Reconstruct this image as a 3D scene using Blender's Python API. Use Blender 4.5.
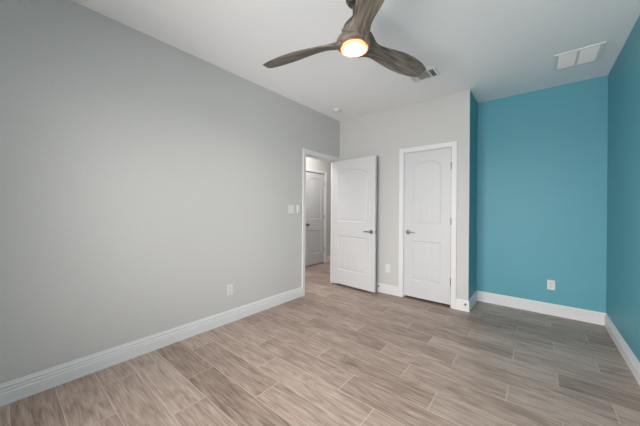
import bpy, bmesh, math, random
from mathutils import Vector, Matrix

# ------------------------------------------------------------------ clear
for o in list(bpy.data.objects):
    bpy.data.objects.remove(o, do_unlink=True)
SC = bpy.context.scene
COL = SC.collection

# ------------------------------------------------------------------ camera
CAM_H, YAW, ROLL, FPX = 1.2468, 0.6874, 0.0076, 264.25
cam = bpy.data.cameras.new('camera')
cam.sensor_fit = 'HORIZONTAL'
cam.sensor_width = 36.0
cam.lens = FPX / 640.0 * 36.0
cam.shift_y = (208.86 - 213.0) / 640.0
cam.clip_start = 0.02
camo = bpy.data.objects.new('camera', cam)
COL.objects.link(camo)
_R = Vector((math.cos(YAW), math.sin(YAW), 0)); _F = Vector((-math.sin(YAW), math.cos(YAW), 0)); _U = Vector((0, 0, 1))
_Rc = _R * math.cos(ROLL) + _U * math.sin(ROLL)
_Uc = _U * math.cos(ROLL) - _R * math.sin(ROLL)
camo.matrix_world = Matrix(((_Rc.x, _Uc.x, -_F.x, 0), (_Rc.y, _Uc.y, -_F.y, 0), (_Rc.z, _Uc.z, -_F.z, CAM_H), (0, 0, 0, 1)))
SC.camera = camo

# ------------------------------------------------------------------ world, lights, exposure
SC.view_settings.view_transform = 'Standard'
SC.view_settings.look = 'None'
SC.view_settings.gamma = 1.0
SC.view_settings.use_curve_mapping = False
SC.view_settings.exposure = -0.05
w = bpy.data.worlds.new('daylight_sky'); SC.world = w
w.use_nodes = True
_nt = w.node_tree; _bg = _nt.nodes['Background']
SKY_STRENGTH, GROUND_STRENGTH = 19.5, 14.5    # bright overcast sky above the horizon, paler ground below it
_tc = _nt.nodes.new('ShaderNodeTexCoord'); _sx = _nt.nodes.new('ShaderNodeSeparateXYZ'); _mr = _nt.nodes.new('ShaderNodeMapRange')
_nt.links.new(_tc.outputs['Generated'], _sx.inputs[0]); _nt.links.new(_sx.outputs['Z'], _mr.inputs[0])
_mr.inputs[1].default_value = -0.01; _mr.inputs[2].default_value = 0.01
_mr.inputs[3].default_value = GROUND_STRENGTH; _mr.inputs[4].default_value = SKY_STRENGTH
_nt.links.new(_mr.outputs[0], _bg.inputs['Strength'])
_bg.inputs['Color'].default_value = (1.0, 0.972, 0.955, 1)

def area_light(name, loc, direction, sx, sy, power, color=(1, 1, 1)):
    l = bpy.data.lights.new(name, 'AREA'); l.shape = 'RECTANGLE'
    l.size = sx; l.size_y = sy; l.energy = power; l.color = color
    o = bpy.data.objects.new(name, l); COL.objects.link(o)
    o.location = loc
    o.rotation_euler = Vector(direction).to_track_quat('-Z', 'Z').to_euler()
    return o
YB = -1.04                                   # rear wall plane, behind the camera
WIN = (-1.72, 0.20, 0.45, 2.20)             # window in the rear wall: x0, x1, z0, z1
_p = area_light('window_portal', ((WIN[0] + WIN[1]) / 2, YB - 0.09, (WIN[2] + WIN[3]) / 2), (0, 1, 0), WIN[1] - WIN[0], WIN[3] - WIN[2], 1)
_p.data.cycles.is_portal = True              # guides the sampling of the sky through the window
area_light('hall_fill', (-3.25, 3.4, 2.70), (0, 0, -1), 0.7, 1.8, 36, (1.0, 0.97, 0.93))  # fill light without a fixture, added under the ceiling to brighten the hall

# ------------------------------------------------------------------ plan (metres)
A, B, B2, C, D, H = -2.590, 3.665, 4.207, -0.643, 0.590, 2.727
T = 0.115                                    # wall thickness
HX = -3.800                                  # far wall of the hall
DY0, DY1, DZ = 2.822, 3.592, 2.042           # bedroom doorway in the left wall
CX0, CX1, CZ = -1.4645, -0.8455, 2.048       # closet doorway in the far wall
HY0, HY1, HZ = 4.128, 4.792, 2.046           # doorway on the hall's far wall
BBH = 0.135

# ------------------------------------------------------------------ materials
def new_mat(name):
    m = bpy.data.materials.new(name); m.use_nodes = True
    return m, m.node_tree, m.node_tree.nodes['Principled BSDF']
def lin(r, g, b):
    f = lambda c: (c / 255 / 12.92) if c / 255 <= 0.04045 else ((c / 255 + 0.055) / 1.055) ** 2.4
    return (f(r), f(g), f(b), 1)
def node(nt, kind, **kw):
    n = nt.nodes.new(kind)
    for k, v in kw.items(): setattr(n, k, v)
    return n
def paint(name, col, rough=0.6, bump=0.0, scale=60.0, spec=0.5):
    m, nt, p = new_mat(name)
    tc = node(nt, 'ShaderNodeTexCoord')
    nz = node(nt, 'ShaderNodeTexNoise'); nz.inputs['Scale'].default_value = scale; nz.inputs['Detail'].default_value = 3
    nt.links.new(tc.outputs['Object'], nz.inputs['Vector'])
    mx = node(nt, 'ShaderNodeMix', data_type='RGBA')
    mx.inputs[6].default_value = tuple(c * 0.985 for c in col[:3]) + (1,)
    mx.inputs[7].default_value = tuple(min(1, c * 1.015) for c in col[:3]) + (1,)
    nt.links.new(nz.outputs['Fac'], mx.inputs[0]); nt.links.new(mx.outputs[2], p.inputs['Base Color'])
    p.inputs['Roughness'].default_value = rough
    p.inputs['Specular IOR Level'].default_value = spec
    if bump:
        b = node(nt, 'ShaderNodeBump'); b.inputs['Strength'].default_value = bump; b.inputs['Distance'].default_value = 0.004
        nt.links.new(nz.outputs['Fac'], b.inputs['Height']); nt.links.new(b.outputs['Normal'], p.inputs['Normal'])
    return m
def metal(name, col, rough):
    m, nt, p = new_mat(name)
    tc = node(nt, 'ShaderNodeTexCoord')
    nz = node(nt, 'ShaderNodeTexNoise'); nz.inputs['Scale'].default_value = 250
    mr = node(nt, 'ShaderNodeMapRange'); mr.inputs[3].default_value = rough - .05; mr.inputs[4].default_value = rough + .08
    nt.links.new(tc.outputs['Object'], nz.inputs['Vector']); nt.links.new(nz.outputs['Fac'], mr.inputs[0])
    nt.links.new(mr.outputs[0], p.inputs['Roughness'])
    p.inputs['Base Color'].default_value = col; p.inputs['Metallic'].default_value = 1.0
    return m

M = {}
M['grey'] = paint('grey_wall_paint', lin(203, 202, 200), 0.75, 0.25, 45, 0.3)
M['ceil'] = paint('ceiling_paint', lin(246, 246, 247), 0.85, 0.25, 70, 0.2)
M['teal'] = paint('teal_wall_paint', lin(97, 165, 180), 0.5, 0.2, 45, 0.4)
M['white'] = paint('white_trim_paint', lin(225, 225, 226), 0.42, 0.0, 40)
M['door'] = paint('white_door_paint', lin(208, 208, 210), 0.45, 0.0, 40)
M['plastic'] = paint('white_plastic', lin(224, 224, 221), 0.4, 0.0, 30)
M['slot'] = paint('dark_slot', lin(35, 34, 33), 0.7)
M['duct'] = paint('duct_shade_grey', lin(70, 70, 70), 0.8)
M['grille'] = paint('grille_enamel', lin(238, 238, 236), 0.5)
M['nickel'] = metal('satin_nickel', (0.32, 0.305, 0.29, 1), 0.32)
M['bronze'] = metal('oiled_bronze', (0.17, 0.15, 0.13, 1), 0.42)
M['rubber'] = paint('rubber_tip', lin(214, 213, 210), 0.7)

def wood_floor():
    m, nt, p = new_mat('wood_look_plank_tile')
    L = nt.links.new
    def math_(op, a, b=None, c=None):
        n = node(nt, 'ShaderNodeMath', operation=op)
        for i, v in enumerate((a, b, c)):
            if v is None: continue
            if isinstance(v, (int, float)): n.inputs[i].default_value = v
            else: L(v, n.inputs[i])
        return n.outputs[0]
    PW, PL = 0.2067, 0.905
    tc = node(nt, 'ShaderNodeTexCoord'); sp = node(nt, 'ShaderNodeSeparateXYZ'); L(tc.outputs['Object'], sp.inputs[0])
    x, y = sp.outputs[0], sp.outputs[1]
    v = math_('DIVIDE', math_('SUBTRACT', y, 2.220 - PW / 2), PW)
    row = math_('FLOOR', v)
    m3 = math_('FLOORED_MODULO', row, 3.0)
    # joint position of the three repeating rows: -0.15, 0.384, 0.125
    is1 = math_('COMPARE', m3, 1.0, 0.1); is2 = math_('COMPARE', m3, 2.0, 0.1)
    off = math_('ADD', math_('ADD', -0.150, math_('MULTIPLY', is1, 0.534)), math_('MULTIPLY', is2, 0.275))
    u = math_('DIVIDE', math_('SUBTRACT', x, off), PL)
    colm = math_('FLOOR', u)
    fv, fu = math_('FRACT', v), math_('FRACT', u)
    dv = math_('MULTIPLY', math_('MINIMUM', fv, math_('SUBTRACT', 1.0, fv)), PW)
    du = math_('MULTIPLY', math_('MINIMUM', fu, math_('SUBTRACT', 1.0, fu)), PL)
    dist = math_('MINIMUM', du, dv)
    grout = node(nt, 'ShaderNodeMapRange', interpolation_type='SMOOTHSTEP'); L(dist, grout.inputs[0])
    grout.inputs[1].default_value = 0.0012; grout.inputs[2].default_value = 0.0028
    grout.inputs[3].default_value = 1; grout.inputs[4].default_value = 0
    cid = node(nt, 'ShaderNodeCombineXYZ'); L(row, cid.inputs[0]); L(colm, cid.inputs[1])
    wn = node(nt, 'ShaderNodeTexWhiteNoise', noise_dimensions='2D'); L(cid.outputs[0], wn.inputs['Vector'])
    # grain coordinates: long along x, shifted per plank
    gx = math_('ADD', math_('MULTIPLY', x, 1.0), math_('MULTIPLY', wn.outputs['Value'], 37.0))
    gy = math_('ADD', y, math_('MULTIPLY', row, 3.7))
    gc = node(nt, 'ShaderNodeCombineXYZ'); L(math_('MULTIPLY', gx, 3.0), gc.inputs[0]); L(math_('MULTIPLY', gy, 23.0), gc.inputs[1])
    n1 = node(nt, 'ShaderNodeTexNoise'); L(gc.outputs[0], n1.inputs['Vector'])
    n1.inputs['Scale'].default_value = 1.0; n1.inputs['Detail'].default_value = 7; n1.inputs['Roughness'].default_value = 0.68; n1.inputs['Distortion'].default_value = 0.7
    gf = node(nt, 'ShaderNodeCombineXYZ'); L(math_('MULTIPLY', gx, 6.0), gf.inputs[0]); L(math_('MULTIPLY', gy, 110.0), gf.inputs[1])
    n2 = node(nt, 'ShaderNodeTexNoise'); L(gf.outputs[0], n2.inputs['Vector'])
    n2.inputs['Scale'].default_value = 1.0; n2.inputs['Detail'].default_value = 3
    gw = node(nt, 'ShaderNodeCombineXYZ'); L(math_('MULTIPLY', gx, 0.9), gw.inputs[0]); L(math_('MULTIPLY', gy, 6.0), gw.inputs[1])
    wv = node(nt, 'ShaderNodeTexNoise'); L(gw.outputs[0], wv.inputs['Vector']); wv.inputs['Scale'].default_value = 1.0; wv.inputs['Detail'].default_value = 2
    rings = math_('SINE', math_('MULTIPLY', wv.outputs['Fac'], 75.0))
    f = math_('ADD', math_('MULTIPLY', n1.outputs['Fac'], 0.72), math_('MULTIPLY', n2.outputs['Fac'], 0.50))
    f = math_('ADD', f, math_('MULTIPLY', rings, 0.045))
    f = math_('ADD', f, math_('MULTIPLY', wn.outputs['Value'], 0.19))
    f = math_('SUBTRACT', f, 0.185)
    cr = node(nt, 'ShaderNodeValToRGB'); L(f, cr.inputs[0])
    e = cr.color_ramp.elements
    e[0].position = 0.20; e[0].color = lin(88, 71, 62)
    e[1].position = 0.82; e[1].color = lin(198, 181, 170)
    k = e.new(0.48); k.color = lin(153, 133, 121)
    mx = node(nt, 'ShaderNodeMix', data_type='RGBA'); L(grout.outputs[0], mx.inputs[0]); L(cr.outputs[0], mx.inputs[6])
    mx.inputs[7].default_value = lin(198, 186, 177)
    L(mx.outputs[2], p.inputs['Base Color'])
    rr = node(nt, 'ShaderNodeMapRange'); L(n1.outputs['Fac'], rr.inputs[0]); rr.inputs[3].default_value = 0.30; rr.inputs[4].default_value = 0.50
    L(rr.outputs[0], p.inputs['Roughness'])
    bm_ = node(nt, 'ShaderNodeBump'); bm_.inputs['Strength'].default_value = 0.25; bm_.inputs['Distance'].default_value = 0.002
    hgt = math_('SUBTRACT', math_('MULTIPLY', n2.outputs['Fac'], 0.35), grout.outputs[0])
    L(hgt, bm_.inputs['Height']); L(bm_.outputs['Normal'], p.inputs['Normal'])
    return m
M['floor'] = wood_floor()

def fan_wood():
    m, nt, p = new_mat('driftwood_grain')
    L = nt.links.new
    tc = node(nt, 'ShaderNodeTexCoord')
    mp = node(nt, 'ShaderNodeMapping'); L(tc.outputs['Object'], mp.inputs[0]); mp.inputs['Scale'].default_value = (3.5, 42, 42)
    n1 = node(nt, 'ShaderNodeTexNoise'); L(mp.outputs[0], n1.inputs['Vector']); n1.inputs['Scale'].default_value = 1; n1.inputs['Detail'].default_value = 6; n1.inputs['Distortion'].default_value = 0.6
    cr = node(nt, 'ShaderNodeValToRGB'); L(n1.outputs['Fac'], cr.inputs[0])
    e = cr.color_ramp.elements
    e[0].position = 0.30; e[0].color = lin(64, 59, 52)
    e[1].position = 0.72; e[1].color = lin(148, 139, 126)
    k = e.new(0.5); k.color = lin(110, 102, 92)
    L(cr.outputs[0], p.inputs['Base Color']); p.inputs['Roughness'].default_value = 0.55
    b = node(nt, 'ShaderNodeBump'); b.inputs['Strength'].default_value = 0.15; b.inputs['Distance'].default_value = 0.002
    L(n1.outputs['Fac'], b.inputs['Height']); L(b.outputs['Normal'], p.inputs['Normal'])
    return m
M['fanwood'] = fan_wood()

def lens_mat():
    m, nt, p = new_mat('lit_lamp_lens')
    p.inputs['Base Color'].default_value = (0.9, 0.85, 0.78, 1)
    p.inputs['Emission Color'].default_value = (1.0, 0.92, 0.84, 1)
    p.inputs['Emission Strength'].default_value = 285
    return m
M['lens'] = lens_mat()
def rim_mat():
    m, nt, p = new_mat('glowing_amber_rim')
    p.inputs['Base Color'].default_value = (0.8, 0.5, 0.25, 1)
    p.inputs['Emission Color'].default_value = (1.0, 0.17, 0.04, 1)
    p.inputs['Emission Strength'].default_value = 3.6
    return m
M['rim'] = rim_mat()
def glass_mat():
    m, nt, p = new_mat('window_glass')
    tr = node(nt, 'ShaderNodeBsdfTransparent'); gl = node(nt, 'ShaderNodeBsdfGlossy'); gl.inputs['Roughness'].default_value = 0.02
    fr = node(nt, 'ShaderNodeFresnel'); fr.inputs['IOR'].default_value = 1.45
    mx = node(nt, 'ShaderNodeMixShader')
    nt.links.new(fr.outputs[0], mx.inputs[0]); nt.links.new(tr.outputs[0], mx.inputs[1]); nt.links.new(gl.outputs[0], mx.inputs[2])
    nt.links.new(mx.outputs[0], nt.nodes['Material Output'].inputs['Surface'])
    return m
M['glass'] = glass_mat()

# ------------------------------------------------------------------ mesh helpers
def link(name, bm, mats, parent=None, smooth=False, loc=None, recalc=True):
    if recalc: bmesh.ops.recalc_face_normals(bm, faces=bm.faces[:])
    me = bpy.data.meshes.new(name)
    if smooth:
        for f in bm.faces: f.smooth = True
    bm.to_mesh(me); bm.free()
    for m in (mats if isinstance(mats, (list, tuple)) else [mats]): me.materials.append(m)
    if smooth and smooth is not True: me.set_sharp_from_angle(angle=math.radians(smooth))
    o = bpy.data.objects.new(name, me); COL.objects.link(o)
    if loc is not None: o.location = loc
    if parent is not None: o.parent = parent
    return o
def box(bm, x0, x1, y0, y1, z0, z1, mat=0, bevel=0.0):
    vs = [bm.verts.new((x, y, z)) for x in (x0, x1) for y in (y0, y1) for z in (z0, z1)]
    idx = [(0, 1, 3, 2), (4, 6, 7, 5), (0, 4, 5, 1), (2, 3, 7, 6), (0, 2, 6, 4), (1, 5, 7, 3)]
    fs = []
    for i in idx:
        f = bm.faces.new([vs[k] for k in i]); f.material_index = mat; fs.append(f)
    if bevel:
        es = list({e for f in fs for e in f.edges})
        bmesh.ops.bevel(bm, geom=es, offset=bevel, segments=2, affect='EDGES', profile=0.6)
    return fs
def lathe(bm, prof, n=40, axis='Z', cap=True, mat=0, origin=(0, 0, 0)):
    """revolve (radius, height) pairs about an axis through origin"""
    o = Vector(origin); rings = []
    for r, h in prof:
        if r <= 1e-6:
            p = {'Z': (0, 0, h), 'Y': (0, h, 0), 'X': (h, 0, 0)}[axis]
            rings.append([bm.verts.new(o + Vector(p))]); continue
        ring = []
        for k in range(n):
            c, s = r * math.cos(2 * math.pi * k / n), r * math.sin(2 * math.pi * k / n)
            p = {'Z': (c, s, h), 'Y': (c, h, s), 'X': (h, c, s)}[axis]
            ring.append(bm.verts.new(o + Vector(p)))
        rings.append(ring)
    for a, b in zip(rings, rings[1:]):
        if len(a) == 1 and len(b) == 1: continue
        for k in range(n):
            j = (k + 1) % n
            if len(a) == 1: f = bm.faces.new((a[0], b[j], b[k]))
            elif len(b) == 1: f = bm.faces.new((a[k], a[j], b[0]))
            else: f = bm.faces.new((a[k], a[j], b[j], b[k]))
            f.material_index = mat
    if cap:
        for ring in (rings[0], rings[-1]):
            if len(ring) > 2: bm.faces.new(ring).material_index = mat
def tube(bm, pts, rad, n=12, mat=0):
    pts = [Vector(p) for p in pts]; rings = []
    rad = rad if isinstance(rad, (list, tuple)) else [rad] * len(pts)
    for i, p in enumerate(pts):
        t = (pts[min(i + 1, len(pts) - 1)] - pts[max(i - 1, 0)]).normalized()
        up = Vector((0, 0, 1)) if abs(t.z) < 0.9 else Vector((1, 0, 0))
        s = t.cross(up).normalized(); q = s.cross(t)
        rings.append([bm.verts.new(p + rad[i] * (s * math.cos(2 * math.pi * k / n) + q * math.sin(2 * math.pi * k / n))) for k in range(n)])
    for a, b in zip(rings, rings[1:]):
        for k in range(n):
            bm.faces.new((a[k], a[(k + 1) % n], b[(k + 1) % n], b[k])).material_index = mat
    bm.faces.new(rings[0]); bm.faces.new(rings[-1])
def sweep(bm, path, prof, closed_ends=True):
    """profile (outward, height) swept along a floor polyline with mitred corners; outward = left of travel"""
    P = [Vector((x, y)) for x, y in path]; nrm = []
    for i in range(len(P) - 1):
        d = (P[i + 1] - P[i]).normalized(); nrm.append(Vector((-d.y, d.x)))
    rings = []
    for i, p in enumerate(P):
        if i == 0: m = nrm[0]
        elif i == len(P) - 1: m = nrm[-1]
        else:
            m = (nrm[i - 1] + nrm[i]); m = m / (1 + nrm[i - 1].dot(nrm[i]))
        rings.append([bm.verts.new((p.x + m.x * d, p.y + m.y * d, z)) for d, z in prof])
    n = len(prof)
    for a, b in zip(rings, rings[1:]):
        for k in range(n): bm.faces.new((a[k], a[(k + 1) % n], b[(k + 1) % n], b[k]))
    bm.faces.new(rings[0]); bm.faces.new(rings[-1])
def tag(o, label, cat, group=None, kind=None):
    o['label'] = label; o['category'] = cat
    if group: o['group'] = group
    if kind: o['kind'] = kind
    return o
def empty(name, loc, rz=0.0):
    o = bpy.data.objects.new(name, None); COL.objects.link(o); o.location = loc; o.rotation_euler = (0, 0, rz)
    o.empty_display_size = 0.1
    return o
def struct(name, bm, mats, label, cat, **kw):
    return tag(link(name, bm, mats, **kw), label, cat, kind='structure')

# ------------------------------------------------------------------ shell
X0 = HX - T; YH0, YH1 = 1.2, 6.2             # hall extent
bm = bmesh.new(); box(bm, X0, D + T, YB - T, YH1 + T, -0.10, 0.0)
struct('floor', bm, M['floor'], 'brown wood-look plank tile floor of the empty room', 'floor')
bm = bmesh.new(); box(bm, X0, D + T, YB - T, YH1 + T, H, H + 0.10)
struct('ceiling', bm, M['ceil'], 'flat pale grey ceiling above the fan', 'ceiling')

def wall_y(bm, x0, x1, y0, y1, holes):
    """wall slab running along y with door openings (ya, yb, ztop)"""
    cur = y0
    for ya, yb, zt in holes:
        box(bm, x0, x1, cur, ya, 0, H); box(bm, x0, x1, ya, yb, zt, H); cur = yb
    box(bm, x0, x1, cur, y1, 0, H)
def wall_x(bm, y0, y1, x0, x1, holes):
    cur = x0
    for xa, xb, zb, zt in holes:
        box(bm, cur, xa, y0, y1, 0, H); box(bm, xa, xb, y0, y1, zt, H)
        if zb > 0: box(bm, xa, xb, y0, y1, 0, zb)
        cur = xb
    box(bm, cur, x1, y0, y1, 0, H)
J = 0.018                                    # jamb board thickness
bm = bmesh.new(); wall_y(bm, A - T, A, YB - T, B + T, [(DY0 - J, DY1 + J, DZ + J)])
struct('wall_left', bm, M['grey'], 'long light grey wall on the left with the doorway', 'wall')
bm = bmesh.new(); wall_x(bm, B, B + T, A, C - T, [(CX0 - J, CX1 + J, 0, CZ + J)])
struct('wall_far', bm, M['grey'], 'light grey wall holding the closed closet door', 'wall')
bm = bmesh.new(); fs = box(bm, C - T, C, B, B2 + T, 0, H)
bmesh.ops.recalc_face_normals(bm, faces=bm.faces[:])
for f in bm.faces:
    if f.normal.y < -0.9: f.material_index = 1
struct('wall_alcove', bm, [M['teal'], M['grey']], 'short dark teal return wall at the side of the alcove', 'wall')
bm = bmesh.new(); box(bm, C, D, B2, B2 + T, 0, H)
struct('wall_back', bm, M['teal'], 'teal accent wall at the back of the alcove with an outlet', 'wall')
bm = bmesh.new(); box(bm, D, D + T, YB - T, B2 + T, 0, H)
struct('wall_right', bm, M['teal'], 'teal accent wall along the right edge of the room', 'wall')
bm = bmesh.new(); wall_x(bm, YB - T, YB, A, D, [(WIN[0], WIN[1], WIN[2], WIN[3])])
struct('wall_rear', bm, M['grey'], 'light grey window wall behind the viewpoint', 'wall')
bm = bmesh.new(); box(bm, A, C - T, B2, B2 + T, 0, H)
struct('wall_closet', bm, M['grey'], 'back wall inside the closed closet', 'wall')
bm = bmesh.new(); wall_y(bm, HX - T, HX, YH0 - T, YH1 + T, [(HY0 - J, HY1 + J, HZ + J)])
struct('wall_hall', bm, M['grey'], 'light grey hall wall seen through the doorway', 'wall')
bm = bmesh.new(); box(bm, HX, A - T, YH1, YH1 + T, 0, H); box(bm, HX, A - T, YH0 - T, YH0, 0, H); box(bm, A - T, A, B + T, YH1, 0, H)
struct('wall_hall_end', bm, M['grey'], 'end walls of the hall beyond the doorway', 'wall')
bm = bmesh.new(); box(bm, HX - T - .05, HX - T, HY0 - .3, HY1 + .3, 0, H)
struct('wall_hall_closet', bm, M['grey'], 'wall behind the closed hall door', 'wall')

# rear window (frame, sashes, glass, sill) that lets the daylight in
bm = bmesh.new()
fw = 0.05
for (a0, a1, b0, b1) in ((WIN[0], WIN[0] + fw, WIN[2], WIN[3]), (WIN[1] - fw, WIN[1], WIN[2], WIN[3]),
                         (WIN[0] + fw, WIN[1] - fw, WIN[2], WIN[2] + fw), (WIN[0] + fw, WIN[1] - fw, WIN[3] - fw, WIN[3])):
    box(bm, a0, a1, YB - 0.085, YB - 0.03, b0, b1)
xm = (WIN[0] + WIN[1]) / 2; zm = (WIN[2] + WIN[3]) / 2
box(bm, xm - .035, xm + .035, YB - 0.085, YB - 0.03, WIN[2] + fw, WIN[3] - fw)
for (a0, a1) in ((WIN[0] + fw, xm - .035), (xm + .035, WIN[1] - fw)):
    box(bm, a0, a1, YB - 0.075, YB - 0.04, zm - .02, zm + .02)
wo = struct('window_1', bm, M['plastic'], 'white double-hung twin window behind the viewpoint', 'window')
bm = bmesh.new(); box(bm, WIN[0] + fw, WIN[1] - fw, YB - 0.060, YB - 0.056, WIN[2] + fw, WIN[3] - fw)
link('pane', bm, M['glass'], wo)
bm = bmesh.new(); box(bm, WIN[0] - .03, WIN[1] + .03, YB - 0.03, YB + .03, WIN[2] - .02, WIN[2] - 0.0005, bevel=.004)
link('sill', bm, M['white'], wo)

# ------------------------------------------------------------------ baseboards
BP = [(0, 0), (.0155, 0), (.0155, .012), (.0140, .016), (.0140, .074), (.0100, .080), (.0125, .086), (.0125, .093), (.0085, .099),
      (.0085, .105), (.0105, .110), (.0105, .114), (.0060, .122), (.0045, BBH - .002), (.0030, BBH), (0, BBH)]
CW = 0.060                                   # casing width
RV = 0.006                                   # reveal
def base(name, path, label):
    bm = bmesh.new(); sweep(bm, path, BP)
    return struct(name, bm, M['white'], label, 'baseboard')
base('baseboard_left', [(A, DY0 - RV - CW), (A, YB)], 'tall white moulded baseboard along the left grey wall')
base('baseboard_far', [(CX0 - RV - CW, B), (A + .0156, B)], 'white baseboard between the open door and the closet door')
base('baseboard_alcove', [(C, B2), (C, B), (CX1 + RV + CW, B)], 'white baseboard turning the corner from closet door into the alcove')
base('baseboard_back', [(D, B2), (C + .0156, B2)], 'white baseboard below the back alcove wall')
base('baseboard_right', [(D, YB), (D, B2 - .0156)], 'white baseboard along the right teal wall')
base('baseboard_rear', [(A + .0156, YB), (D - .0156, YB)], 'white baseboard under the rear window')
base('baseboard_hall', [(HX, YH1), (HX, HY1 + RV + CW)], 'white baseboard on the hall wall beyond the doorway')
base('baseboard_hall_near', [(HX, HY0 - RV - CW), (HX, YH0)], 'white baseboard on the hall wall before the hall door')

# ------------------------------------------------------------------ door casings (trim) with jambs
CP = [(0, 0), (0, .009), (.004, .011), (.018, .011), (.022, .014), (.040, .015), (.050, .0165), (.056, .0165), (CW, .014), (CW, 0)]
def casing(bm, s0, s1, zt, to3d):
    """mitred three-sided casing around an opening s0..s1 up to zt; to3d(s, depth, z)"""
    s0 -= RV; s1 += RV; zt += RV
    rows = []
    for d, t in CP:
        rows.append([bm.verts.new(to3d(s, t, z)) for s, z in ((s0 - d, 0.0), (s0 - d, zt + d), (s1 + d, zt + d), (s1 + d, 0.0))])
    n = len(CP)
    for k in range(n):
        a, b = rows[k], rows[(k + 1) % n]
        for i in range(3): bm.faces.new((a[i], a[i + 1], b[i + 1], b[i]))
    bm.faces.new([r[0] for r in rows]); bm.faces.new([r[3] for r in rows])
# bedroom doorway, both faces
bm = bmesh.new()
casing(bm, DY0, DY1, DZ, lambda s, d, z: (A + d, s, z))
casing(bm, DY0, DY1, DZ, lambda s, d, z: (A - T - d, s, z))
box(bm, A - T, A, DY0 - J, DY0, 0, DZ + J); box(bm, A - T, A, DY1, DY1 + J, 0, DZ + J); box(bm, A - T, A, DY0, DY1, DZ, DZ + J)
box(bm, A - T + .010, A - T + .042, DY0, DY0 + .010, 0, DZ); box(bm, A - T + .010, A - T + .042, DY1 - .010, DY1, 0, DZ)
box(bm, A - T + .010, A - T + .042, DY0 + .010, DY1 - .010, DZ - .010, DZ)
struct('trim_1', bm, M['white'], 'white casing around the open doorway in the left wall', 'door casing')
bm = bmesh.new()
casing(bm, CX0, CX1, CZ, lambda s, d, z: (s, B - d, z))
box(bm, CX0 - J, CX0, B, B + T, 0, CZ + J); box(bm, CX1, CX1 + J, B, B + T, 0, CZ + J); box(bm, CX0, CX1, B, B + T, CZ, CZ + J)
box(bm, CX0, CX0 + .010, B + .044, B + T, 0, CZ); box(bm, CX1 - .010, CX1, B + .044, B + T, 0, CZ); box(bm, CX0 + .01, CX1 - .01, B + .044, B + T, CZ - .010, CZ)
struct('trim_2', bm, M['white'], 'white casing around the closed closet door', 'door casing')
bm = bmesh.new()
casing(bm, HY0, HY1, HZ, lambda s, d, z: (HX + d, s, z))
box(bm, HX - T, HX, HY0 - J, HY0, 0, HZ + J); box(bm, HX - T, HX, HY1, HY1 + J, 0, HZ + J); box(bm, HX - T, HX, HY0, HY1, HZ, HZ + J)
struct('trim_3', bm, M['white'], 'white casing around the hall door beyond the doorway', 'door casing')

# ------------------------------------------------------------------ panel doors
def door_slab(W, Z0, Z1, TH, stile, panels, grooves=3):
    """slab in local x 0..W, y 0 (front) .. TH (back), z Z0..Z1; panels = (z0, zside, arch rise)"""
    bm = bmesh.new()
    N = 32
    for face, ysgn, y0 in (('f', 1, 0.0), ('b', -1, TH)):
        outer = [bm.verts.new(p) for p in ((0, y0, Z0), (W, y0, Z0), (W, y0, Z1), (0, y0, Z1))]
        edges = [bm.edges.new((outer[i], outer[(i + 1) % 4])) for i in range(4)]
        for pz0, pz1, rise in panels:
            steps = [(0, 0), (.004, .0035), (.012, .0075), (.022, .0085), (.034, .0045), (.040, .0040)]
            loops = []
            for s, dep in steps:
                xa, xb = stile + s, W - stile - s
                bot, top = [], []
                for i in range(N + 1):
                    t = i / N; x = xa + (xb - xa) * t
                    zt = pz1 + rise * (1 - (2 * t - 1) ** 2) ** 0.8 - s if rise else pz1 - s
                    y = y0 + ysgn * dep
                    bot.append(bm.verts.new((x, y, pz0 + s))); top.append(bm.verts.new((x, y, zt)))
                loops.append((bot, top))
            rim = loops[0][0] + loops[0][1][::-1]
            edges += [bm.edges.new((rim[i], rim[(i + 1) % len(rim)])) for i in range(len(rim))]
            for (b0, t0), (b1, t1) in zip(loops, loops[1:]):
                r0, r1 = b0 + t0[::-1], b1 + t1[::-1]; n = len(r0)
                for i in range(n): bm.faces.new((r0[i], r0[(i + 1) % n], r1[(i + 1) % n], r1[i]))
            b, t = loops[-1]
            gset = {round(N * (k + 1) / (grooves + 1)) for k in range(grooves)}
            # plank panel: V grooves sunk at the groove columns, ends closed by the ring
            mid = {}
            for i in gset:
                mid[i] = (bm.verts.new(b[i].co + Vector((0, ysgn * .0035, .004))), bm.verts.new(t[i].co + Vector((0, ysgn * .0035, -.004))))
            for i in range(N):
                lo, hi = b[i], t[i]; lo2, hi2 = b[i + 1], t[i + 1]
                poly = [lo]
                poly += [lo2]
                if i + 1 in mid: poly += [mid[i + 1][0], mid[i + 1][1]]
                poly += [hi2, hi]
                if i in mid: poly += [mid[i][1], mid[i][0]]
                bm.faces.new(poly)
        bmesh.ops.triangle_fill(bm, edges=edges, use_beauty=True, use_dissolve=False)
        if face == 'f': fo = outer
        else:
            for i in range(4): bm.faces.new((fo[i], fo[(i + 1) % 4], outer[(i + 1) % 4], outer[i]))
    return bm

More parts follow.
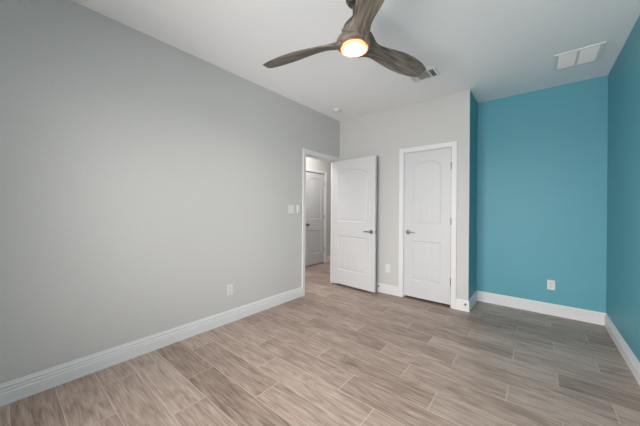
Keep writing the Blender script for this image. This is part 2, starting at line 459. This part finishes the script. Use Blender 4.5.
def lever(parent, x, z, y, direction, out):
    """rose and lever; out = -1 on the front face (towards -y), +1 on the back"""
    bm = bmesh.new()
    lathe(bm, [(0, 0), (.031, 0), (.032, .004), (.028, .010), (.012, .013), (.0105, .020), (.0105, .046), (.0, .046)], 28, 'Y')
    if out < 0: bmesh.ops.scale(bm, vec=(1, -1, 1), verts=bm.verts[:])
    h = link('door_handle', bm, M['nickel'], parent, smooth=35, loc=(x, y, z))
    bm = bmesh.new()
    yo = out * .046
    pts = [(0, yo, 0), (direction * .022, yo * 1.04, .001), (direction * .055, yo * 1.02, .003), (direction * .09, yo * .96, .001), (direction * .112, yo * .86, -.004)]
    tube(bm, pts, [.0105, .0095, .0080, .0072, .0062], 12)
    for v in bm.verts: v.co.z *= 1.15
    link('lever', bm, M['nickel'], h, smooth=40)
    return h
def hinge(parent, x, y, z):
    bm = bmesh.new()
    lathe(bm, [(0, -.048), (.0045, -.047), (.0065, -.044), (.0065, .044), (.0045, .047), (0, .048)], 14, 'Z')
    return link('hinge', bm, M['nickel'], parent, smooth=35, loc=(x, y, z))
def latch(parent, x0, x1, y0, y1, z):
    bm = bmesh.new(); box(bm, x0, x1, y0, y1, z - .029, z + .029, bevel=.0008)
    return link('latch_plate', bm, M['nickel'], parent)

# closet door (closed): local x runs right, front faces the room
g = 0.004
W1 = CX1 - CX0 - 2 * g
bm = door_slab(W1, 0.033, CZ - .004, .035, .118, [(0.262, 0.818, 0), (1.050, 1.835, .080)], 3)
d1 = struct('door_1', bm, M['door'], 'closed white two-panel arched closet door in the far grey wall', 'door', loc=(CX0 + g, B + .004, 0))
lever(d1, .058, .930, 0, 1, -1)
for z in (.335, 1.100, 1.810): hinge(d1, W1 + .002, -.0065, z)
bm = bmesh.new(); box(bm, -.0035, -.0002, -.0045, .020, .895, .965)
link('latch_plate', bm, M['nickel'], d1)

# bedroom door (open into the room)
W2 = 0.835
ang = math.radians(-3.7)
bm = door_slab(W2, 0.030, 2.036, .038, .135, [(0.262, 0.815, 0), (1.045, 1.800, .075)], 3)
d2 = struct('door_2', bm, M['door'], 'white two-panel bedroom door standing open into the room', 'door', loc=(-2.660, 3.548, 0))
d2.rotation_euler = (0, 0, ang)
lever(d2, W2 - .062, .912, 0, -1, -1); lever(d2, W2 - .062, .912, .038, -1, 1)
latch(d2, W2 - .0006, W2 + .0022, .006, .032, .912)
for z in (.30, 1.06, 1.80): hinge(d2, -.002, .0445, z)

# hall door (closed) on the far wall of the hall, faces +x
W3 = HY1 - HY0 - 2 * g
bm = door_slab(W3, 0.020, HZ - .012, .035, .118, [(0.255, 0.770, 0), (1.020, 1.850, .085)], 3)
d3 = struct('door_3', bm, M['door'], 'closed white arched-panel hall door seen through the doorway', 'door', loc=(HX - .004, HY0 + g, 0))
d3.rotation_euler = (0, 0, math.radians(90))
bm = bmesh.new(); lathe(bm, [(0, 0), (.032, 0), (.032, .006), (.012, .010), (.011, .026), (.020, .032), (.027, .044), (.026, .056), (.016, .064), (0, .066)], 28, 'Y')
bmesh.ops.scale(bm, vec=(1, -1, 1), verts=bm.verts[:])
link('door_knob', bm, M['nickel'], d3, smooth=35, loc=(.065, 0, .905))
for z in (.318, 1.060, 1.825): hinge(d3, W3 + .002, -.0065, z)

# ------------------------------------------------------------------ ceiling fan
FX, FY, FZ = -0.984, 1.560, 2.386
fan = tag(empty('ceiling_fan', (FX, FY, FZ)), 'three-blade driftwood ceiling fan with a lit round lamp', 'ceiling fan')
bm = bmesh.new(); lathe(bm, [(0, H - FZ), (.062, H - FZ), (.064, H - FZ - .012), (.060, H - FZ - .040), (.045, H - FZ - .062), (.020, H - FZ - .070), (0, H - FZ - .070)], 40)
link('canopy', bm, M['bronze'], fan, smooth=35)
bm = bmesh.new(); lathe(bm, [(0, .15), (.0135, .15), (.0135, H - FZ - .06), (0, H - FZ - .06)], 20)
link('downrod', bm, M['bronze'], fan, smooth=35)
bm = bmesh.new(); lathe(bm, [(0, .192), (.022, .192), (.028, .182), (.050, .160), (.074, .128), (.086, .095), (.090, .060), (.090, .03), (0, .03)], 40)
link('motor_housing', bm, M['bronze'], fan, smooth=35)
bm = bmesh.new(); lathe(bm, [(0, .062), (.080, .060), (.106, .048), (.122, .026), (.126, .006), (.120, -.008), (.110, -.016), (.094, -.020), (0, -.020)], 48)
link('hub', bm, M['fanwood'], fan, smooth=50)
def blade_bm():
    bm = bmesh.new(); rings = []
    #       r     chord  offset  z      pitch  thick
    key = [(.060, .215, .000, .016, 22, .050), (.090, .196, .000, .018, 22, .046), (.125, .158, .003, .021, 21, .038), (.165, .122, .007, .024, 20, .031), (.230, .116, .010, .028, 18, .023),
           (.320, .146, .010, .031, 16, .017), (.440, .180, .004, .032, 15, .014), (.560, .184, -.002, .029, 14, .012), (.660, .160, -.006, .025, 13, .011),
           (.735, .118, -.008, .021, 12, .009), (.752, .096, -.008, .020, 12, .006)]
    def interp(r):
        for a, b in zip(key, key[1:]):
            if r <= b[0] + 1e-9:
                t = (r - a[0]) / (b[0] - a[0]); return [a[i] + (b[i] - a[i]) * t for i in range(1, 6)]
        return list(key[-1][1:])
    n = 28; R = [.06 + (.752 - .06) * i / 46 for i in range(47)]
    for r in R:
        # smooth the key table a little
        v = [sum(interp(min(.752, max(.06, r + dd)))[i] for dd in (-.03, -.015, 0, .015, .03)) / 5 if .09 < r < .72 else interp(r)[i] for i in range(5)]
        c, off, z, pit, th = v; ph = math.radians(pit); ring = []
        for k in range(n):
            a = 2 * math.pi * k / n
            cx = c / 2 * math.cos(a); cz = th / 2 * math.copysign(abs(math.sin(a)) ** 0.8, math.sin(a)) + (-.10 * c * (1 - math.cos(a) ** 2) * .25)
            yy = off + cx * math.cos(ph) + cz * math.sin(ph); zz = z - cx * math.sin(ph) + cz * math.cos(ph)
            skew = 0.0
            ring.append(bm.verts.new((r + skew, yy, zz)))
        rings.append(ring)
    for a, b in zip(rings, rings[1:]):
        for k in range(n): bm.faces.new((a[k], a[(k + 1) % n], b[(k + 1) % n], b[k]))
    bm.faces.new(rings[0]); bm.faces.new(rings[-1])
    return bm
AZ0 = 74.0
b0 = link('blade', blade_bm(), M['fanwood'], fan, smooth=60)
b0.rotation_euler = (0, 0, math.radians(AZ0))
for k in (1, 2):
    c = b0.copy(); COL.objects.link(c); c.parent = fan; c.rotation_euler = (0, 0, math.radians(AZ0 + 120 * k))
bm = bmesh.new(); lathe(bm, [(.0715, -.019), (.0915, -.019), (.0930, -.029), (.0910, -.036), (.0840, -.0390), (.0760, -.037), (.0715, -.0320)], 48, cap=False)
link('lamp_rim', bm, M['rim'], fan, smooth=35)
bm = bmesh.new(); lathe(bm, [(0, -.022), (.0710, -.022), (.0710, -.0295), (.066, -.0315), (.052, -.0330), (.028, -.0340), (0, -.0345)], 48)
link('lamp_lens', bm, M['lens'], fan, smooth=50)

# ------------------------------------------------------------------ ceiling fittings
# return-air grille over the alcove
gx, gy, gs, gsy = 0.291, 3.537, 0.345, 0.358
gr = tag(empty('return_air_grille', (gx, gy, H)), 'square white two-panel return grille on the ceiling before the teal alcove', 'air vent')
bm = bmesh.new(); x1, y1 = gs / 2, gsy / 2; fwx, fwy = .034, .022
for (a0, a1, c0, c1) in ((-x1, -x1 + fwx, -y1, y1), (x1 - fwx, x1, -y1, y1), (-x1 + fwx, x1 - fwx, -y1, -y1 + fwy), (-x1 + fwx, x1 - fwx, y1 - fwy, y1)):
    # bevelled frame: thin at the outer rim, thicker inside
    box(bm, a0, a1, c0, c1, -.009, -.0005, bevel=.003)
link('frame', bm, M['grille'], gr)
bm = bmesh.new(); box(bm, -.009, .009, -y1 + fwy + .001, y1 - fwy - .001, -.009, -.001, bevel=.002)
link('center_bar', bm, M['grille'], gr)
for s in (-1, 1):
    bm = bmesh.new()
    xa, xb = (.0095, x1 - fwx - .0005); xa, xb = (xa, xb) if s > 0 else (-xb, -xa)
    yy = -y1 + fwy + .006
    while yy < y1 - fwy - .006:
        # louvre tilted so that its face looks towards the window side
        v = [bm.verts.new(p) for p in ((xa, yy - .005, -.0025), (xb, yy - .005, -.0025), (xb, yy + .0055, -.0105), (xa, yy + .0055, -.0105),
                                       (xa, yy - .0042, -.0015), (xb, yy - .0042, -.0015), (xb, yy + .0063, -.0095), (xa, yy + .0063, -.0095))]
        for q in ((0, 1, 2, 3), (4, 7, 6, 5), (0, 4, 5, 1), (1, 5, 6, 2), (2, 6, 7, 3), (3, 7, 4, 0)): bm.faces.new([v[i] for i in q])
        yy += .0105
    link('louver_panel', bm, M['grille'], gr)
bm = bmesh.new(); box(bm, -x1 + fwx, x1 - fwx, -y1 + fwy, y1 - fwy, -.0010, -.0003)
link('backing', bm, M['duct'], gr)

# supply register beside the right fan blade
rx, ry, rw, rd = -0.972, 2.965, 0.290, 0.225
rg = tag(empty('supply_register', (rx, ry, H)), 'small white ceiling register at the tip of the right fan blade', 'air vent')
bm = bmesh.new(); x1, y1 = rw / 2, rd / 2; f_ = .026
for (a0, a1, c0, c1) in ((-x1, -x1 + f_, -y1, y1), (x1 - f_, x1, -y1, y1), (-x1 + f_, x1 - f_, -y1, -y1 + f_), (-x1 + f_, x1 - f_, y1 - f_, y1)):
    box(bm, a0, a1, c0, c1, -.010, -.0005, bevel=.003)
xd = x1 - f_ - .052
box(bm, xd - .006, xd + .006, -y1 + f_, y1 - f_, -.010, -.001); box(bm, -xd - .006, -xd + .006, -y1 + f_, y1 - f_, -.010, -.001)
link('frame', bm, M['grille'], rg)
def slat(bm, p0, p1, tiltv):
    p0, p1 = Vector(p0), Vector(p1); t = Vector(tiltv); nrm = (p1 - p0).cross(t).normalized() * .0008
    v = [bm.verts.new(q) for q in (p0 - t - nrm, p1 - t - nrm, p1 + t - nrm, p0 + t - nrm, p0 - t + nrm, p1 - t + nrm, p1 + t + nrm, p0 + t + nrm)]
    for q in ((0, 1, 2, 3), (4, 7, 6, 5), (0, 4, 5, 1), (1, 5, 6, 2), (2, 6, 7, 3), (3, 7, 4, 0)): bm.faces.new([v[i] for i in q])
for k in range(11):
    yy = -y1 + f_ + .008 + k * (rd - 2 * f_ - .016) / 10
    bm = bmesh.new(); slat(bm, (-xd + .0065, yy, -.006), (xd - .0065, yy, -.006), (0, .0045, .0035))
    link('slat', bm, M['grille'], rg)
for s in (-1, 1):
    for k in range(3):
        xx = s * (xd + .014 + k * .013)
        bm = bmesh.new(); slat(bm, (xx, -y1 + f_ + .001, -.006), (xx, y1 - f_ - .001, -.006), (s * .0035, 0, -.0040))
        link('slat', bm, M['grille'], rg)
bm = bmesh.new(); box(bm, -x1 + f_, x1 - f_, -y1 + f_, y1 - f_, -.0010, -.0003)
link('backing', bm, M['duct'], rg)

# smoke detector near the far corner
sd = tag(empty('smoke_detector', (-2.308, 3.192, H)), 'round white smoke detector on the ceiling near the far left corner', 'smoke detector')
bm = bmesh.new(); lathe(bm, [(0, -.0005), (.064, -.0005), (.064, -.010), (.060, -.013), (0, -.013)], 36)
link('base', bm, M['plastic'], sd, smooth=35)
bm = bmesh.new(); lathe(bm, [(0, -.0135), (.056, -.0135), (.054, -.026), (.044, -.034), (.018, -.038), (0, -.038)], 36)
link('cover', bm, M['plastic'], sd, smooth=35)

# ------------------------------------------------------------------ wall plates.  local frame: x along wall, y into the wall, z up
def outlet(name, loc, rz, label):
    r = tag(empty(name, loc, rz), label, 'power outlet', 'wall outlets around the room')
    bm = bmesh.new(); box(bm, -.036, .036, -.0055, -.0004, -.058, .058, bevel=.002)
    link('cover_plate', bm, M['plastic'], r)
    for s in (-1, 1):
        bm = bmesh.new(); box(bm, -.0165, .0165, -.0075, -.0056, s * .0195 - .0135, s * .0195 + .0135, bevel=.0008)
        rc = link('receptacle', bm, M['plastic'], r)
        bm = bmesh.new()
        box(bm, -.0075, -.0052, -.0080, -.0076, s * .0195 - .003, s * .0195 + .006); box(bm, .0052, .0075, -.0080, -.0076, s * .0195 - .002, s * .0195 + .006)
        box(bm, -.002, .002, -.0080, -.0076, s * .0195 - .0095, s * .0195 - .0055)
        link('slots', bm, M['slot'], rc)
    return r
outlet('wall_outlet', (A, 1.611, .355), math.radians(90), 'white duplex outlet low on the long left grey wall')
outlet('wall_outlet', (-1.700, B, .372), 0, 'white duplex outlet between the open door and the closet door')
outlet('wall_outlet', (.136, B2, .357), 0, 'white duplex outlet on the teal back wall of the alcove')

sw = tag(empty('light_switch', (A, 2.540, 1.242), math.radians(90)), 'white double rocker switch plate left of the doorway', 'light switch')
bm = bmesh.new(); box(bm, -.058, .058, -.0055, -.0004, -.059, .059, bevel=.002)
link('cover_plate', bm, M['plastic'], sw)
for s in (-1, 1):
    bm = bmesh.new(); box(bm, s * .023 - .0165, s * .023 + .0165, -.0085, -.0056, -.033, .033, bevel=.001)
    link('rocker', bm, M['plastic'], sw)
fc = tag(empty('fan_control', (A, 2.668, 1.242), math.radians(90)), 'white fan control in a wall cradle, between the switch plate and doorway', 'fan control')
bm = bmesh.new(); box(bm, -.028, .028, -.008, -.0004, -.058, .058, bevel=.002)
link('cradle', bm, M['plastic'], fc)
bm = bmesh.new(); box(bm, -.020, .020, -.020, -.0081, -.044, .056, bevel=.003)
link('remote', bm, M['plastic'], fc)

def door_stop(loc, label):
    r = tag(empty('door_stop', loc), label, 'door stop', 'spring door stops on the baseboards')
    bm = bmesh.new(); lathe(bm, [(0, -.0002), (.009, -.0002), (.009, -.005), (.006, -.009), (0, -.009)], 20, 'Y')
    link('base', bm, M['bronze'], r, smooth=35)
    bm = bmesh.new(); prof = [(0, -.009)]
    for k in range(12): prof += [(.0052, -.010 - k * .0045), (.0040, -.0122 - k * .0045)]
    prof += [(0, -.0645)]
    lathe(bm, prof, 16, 'Y'); link('spring', bm, M['bronze'], r, smooth=35)
    bm = bmesh.new(); lathe(bm, [(0, -.0645), (.0075, -.0645), (.0085, -.068), (.0085, -.074), (.006, -.078), (0, -.078)], 20, 'Y')
    link('tip', bm, M['rubber'], r, smooth=35)
    return r
door_stop((-1.838, B - .0125, .089), 'spring door stop on the baseboard behind the open door')
door_stop((-.672, B - .0125, .089), 'spring door stop on the baseboard corner beside the alcove')
bpy.context.view_layer.update()
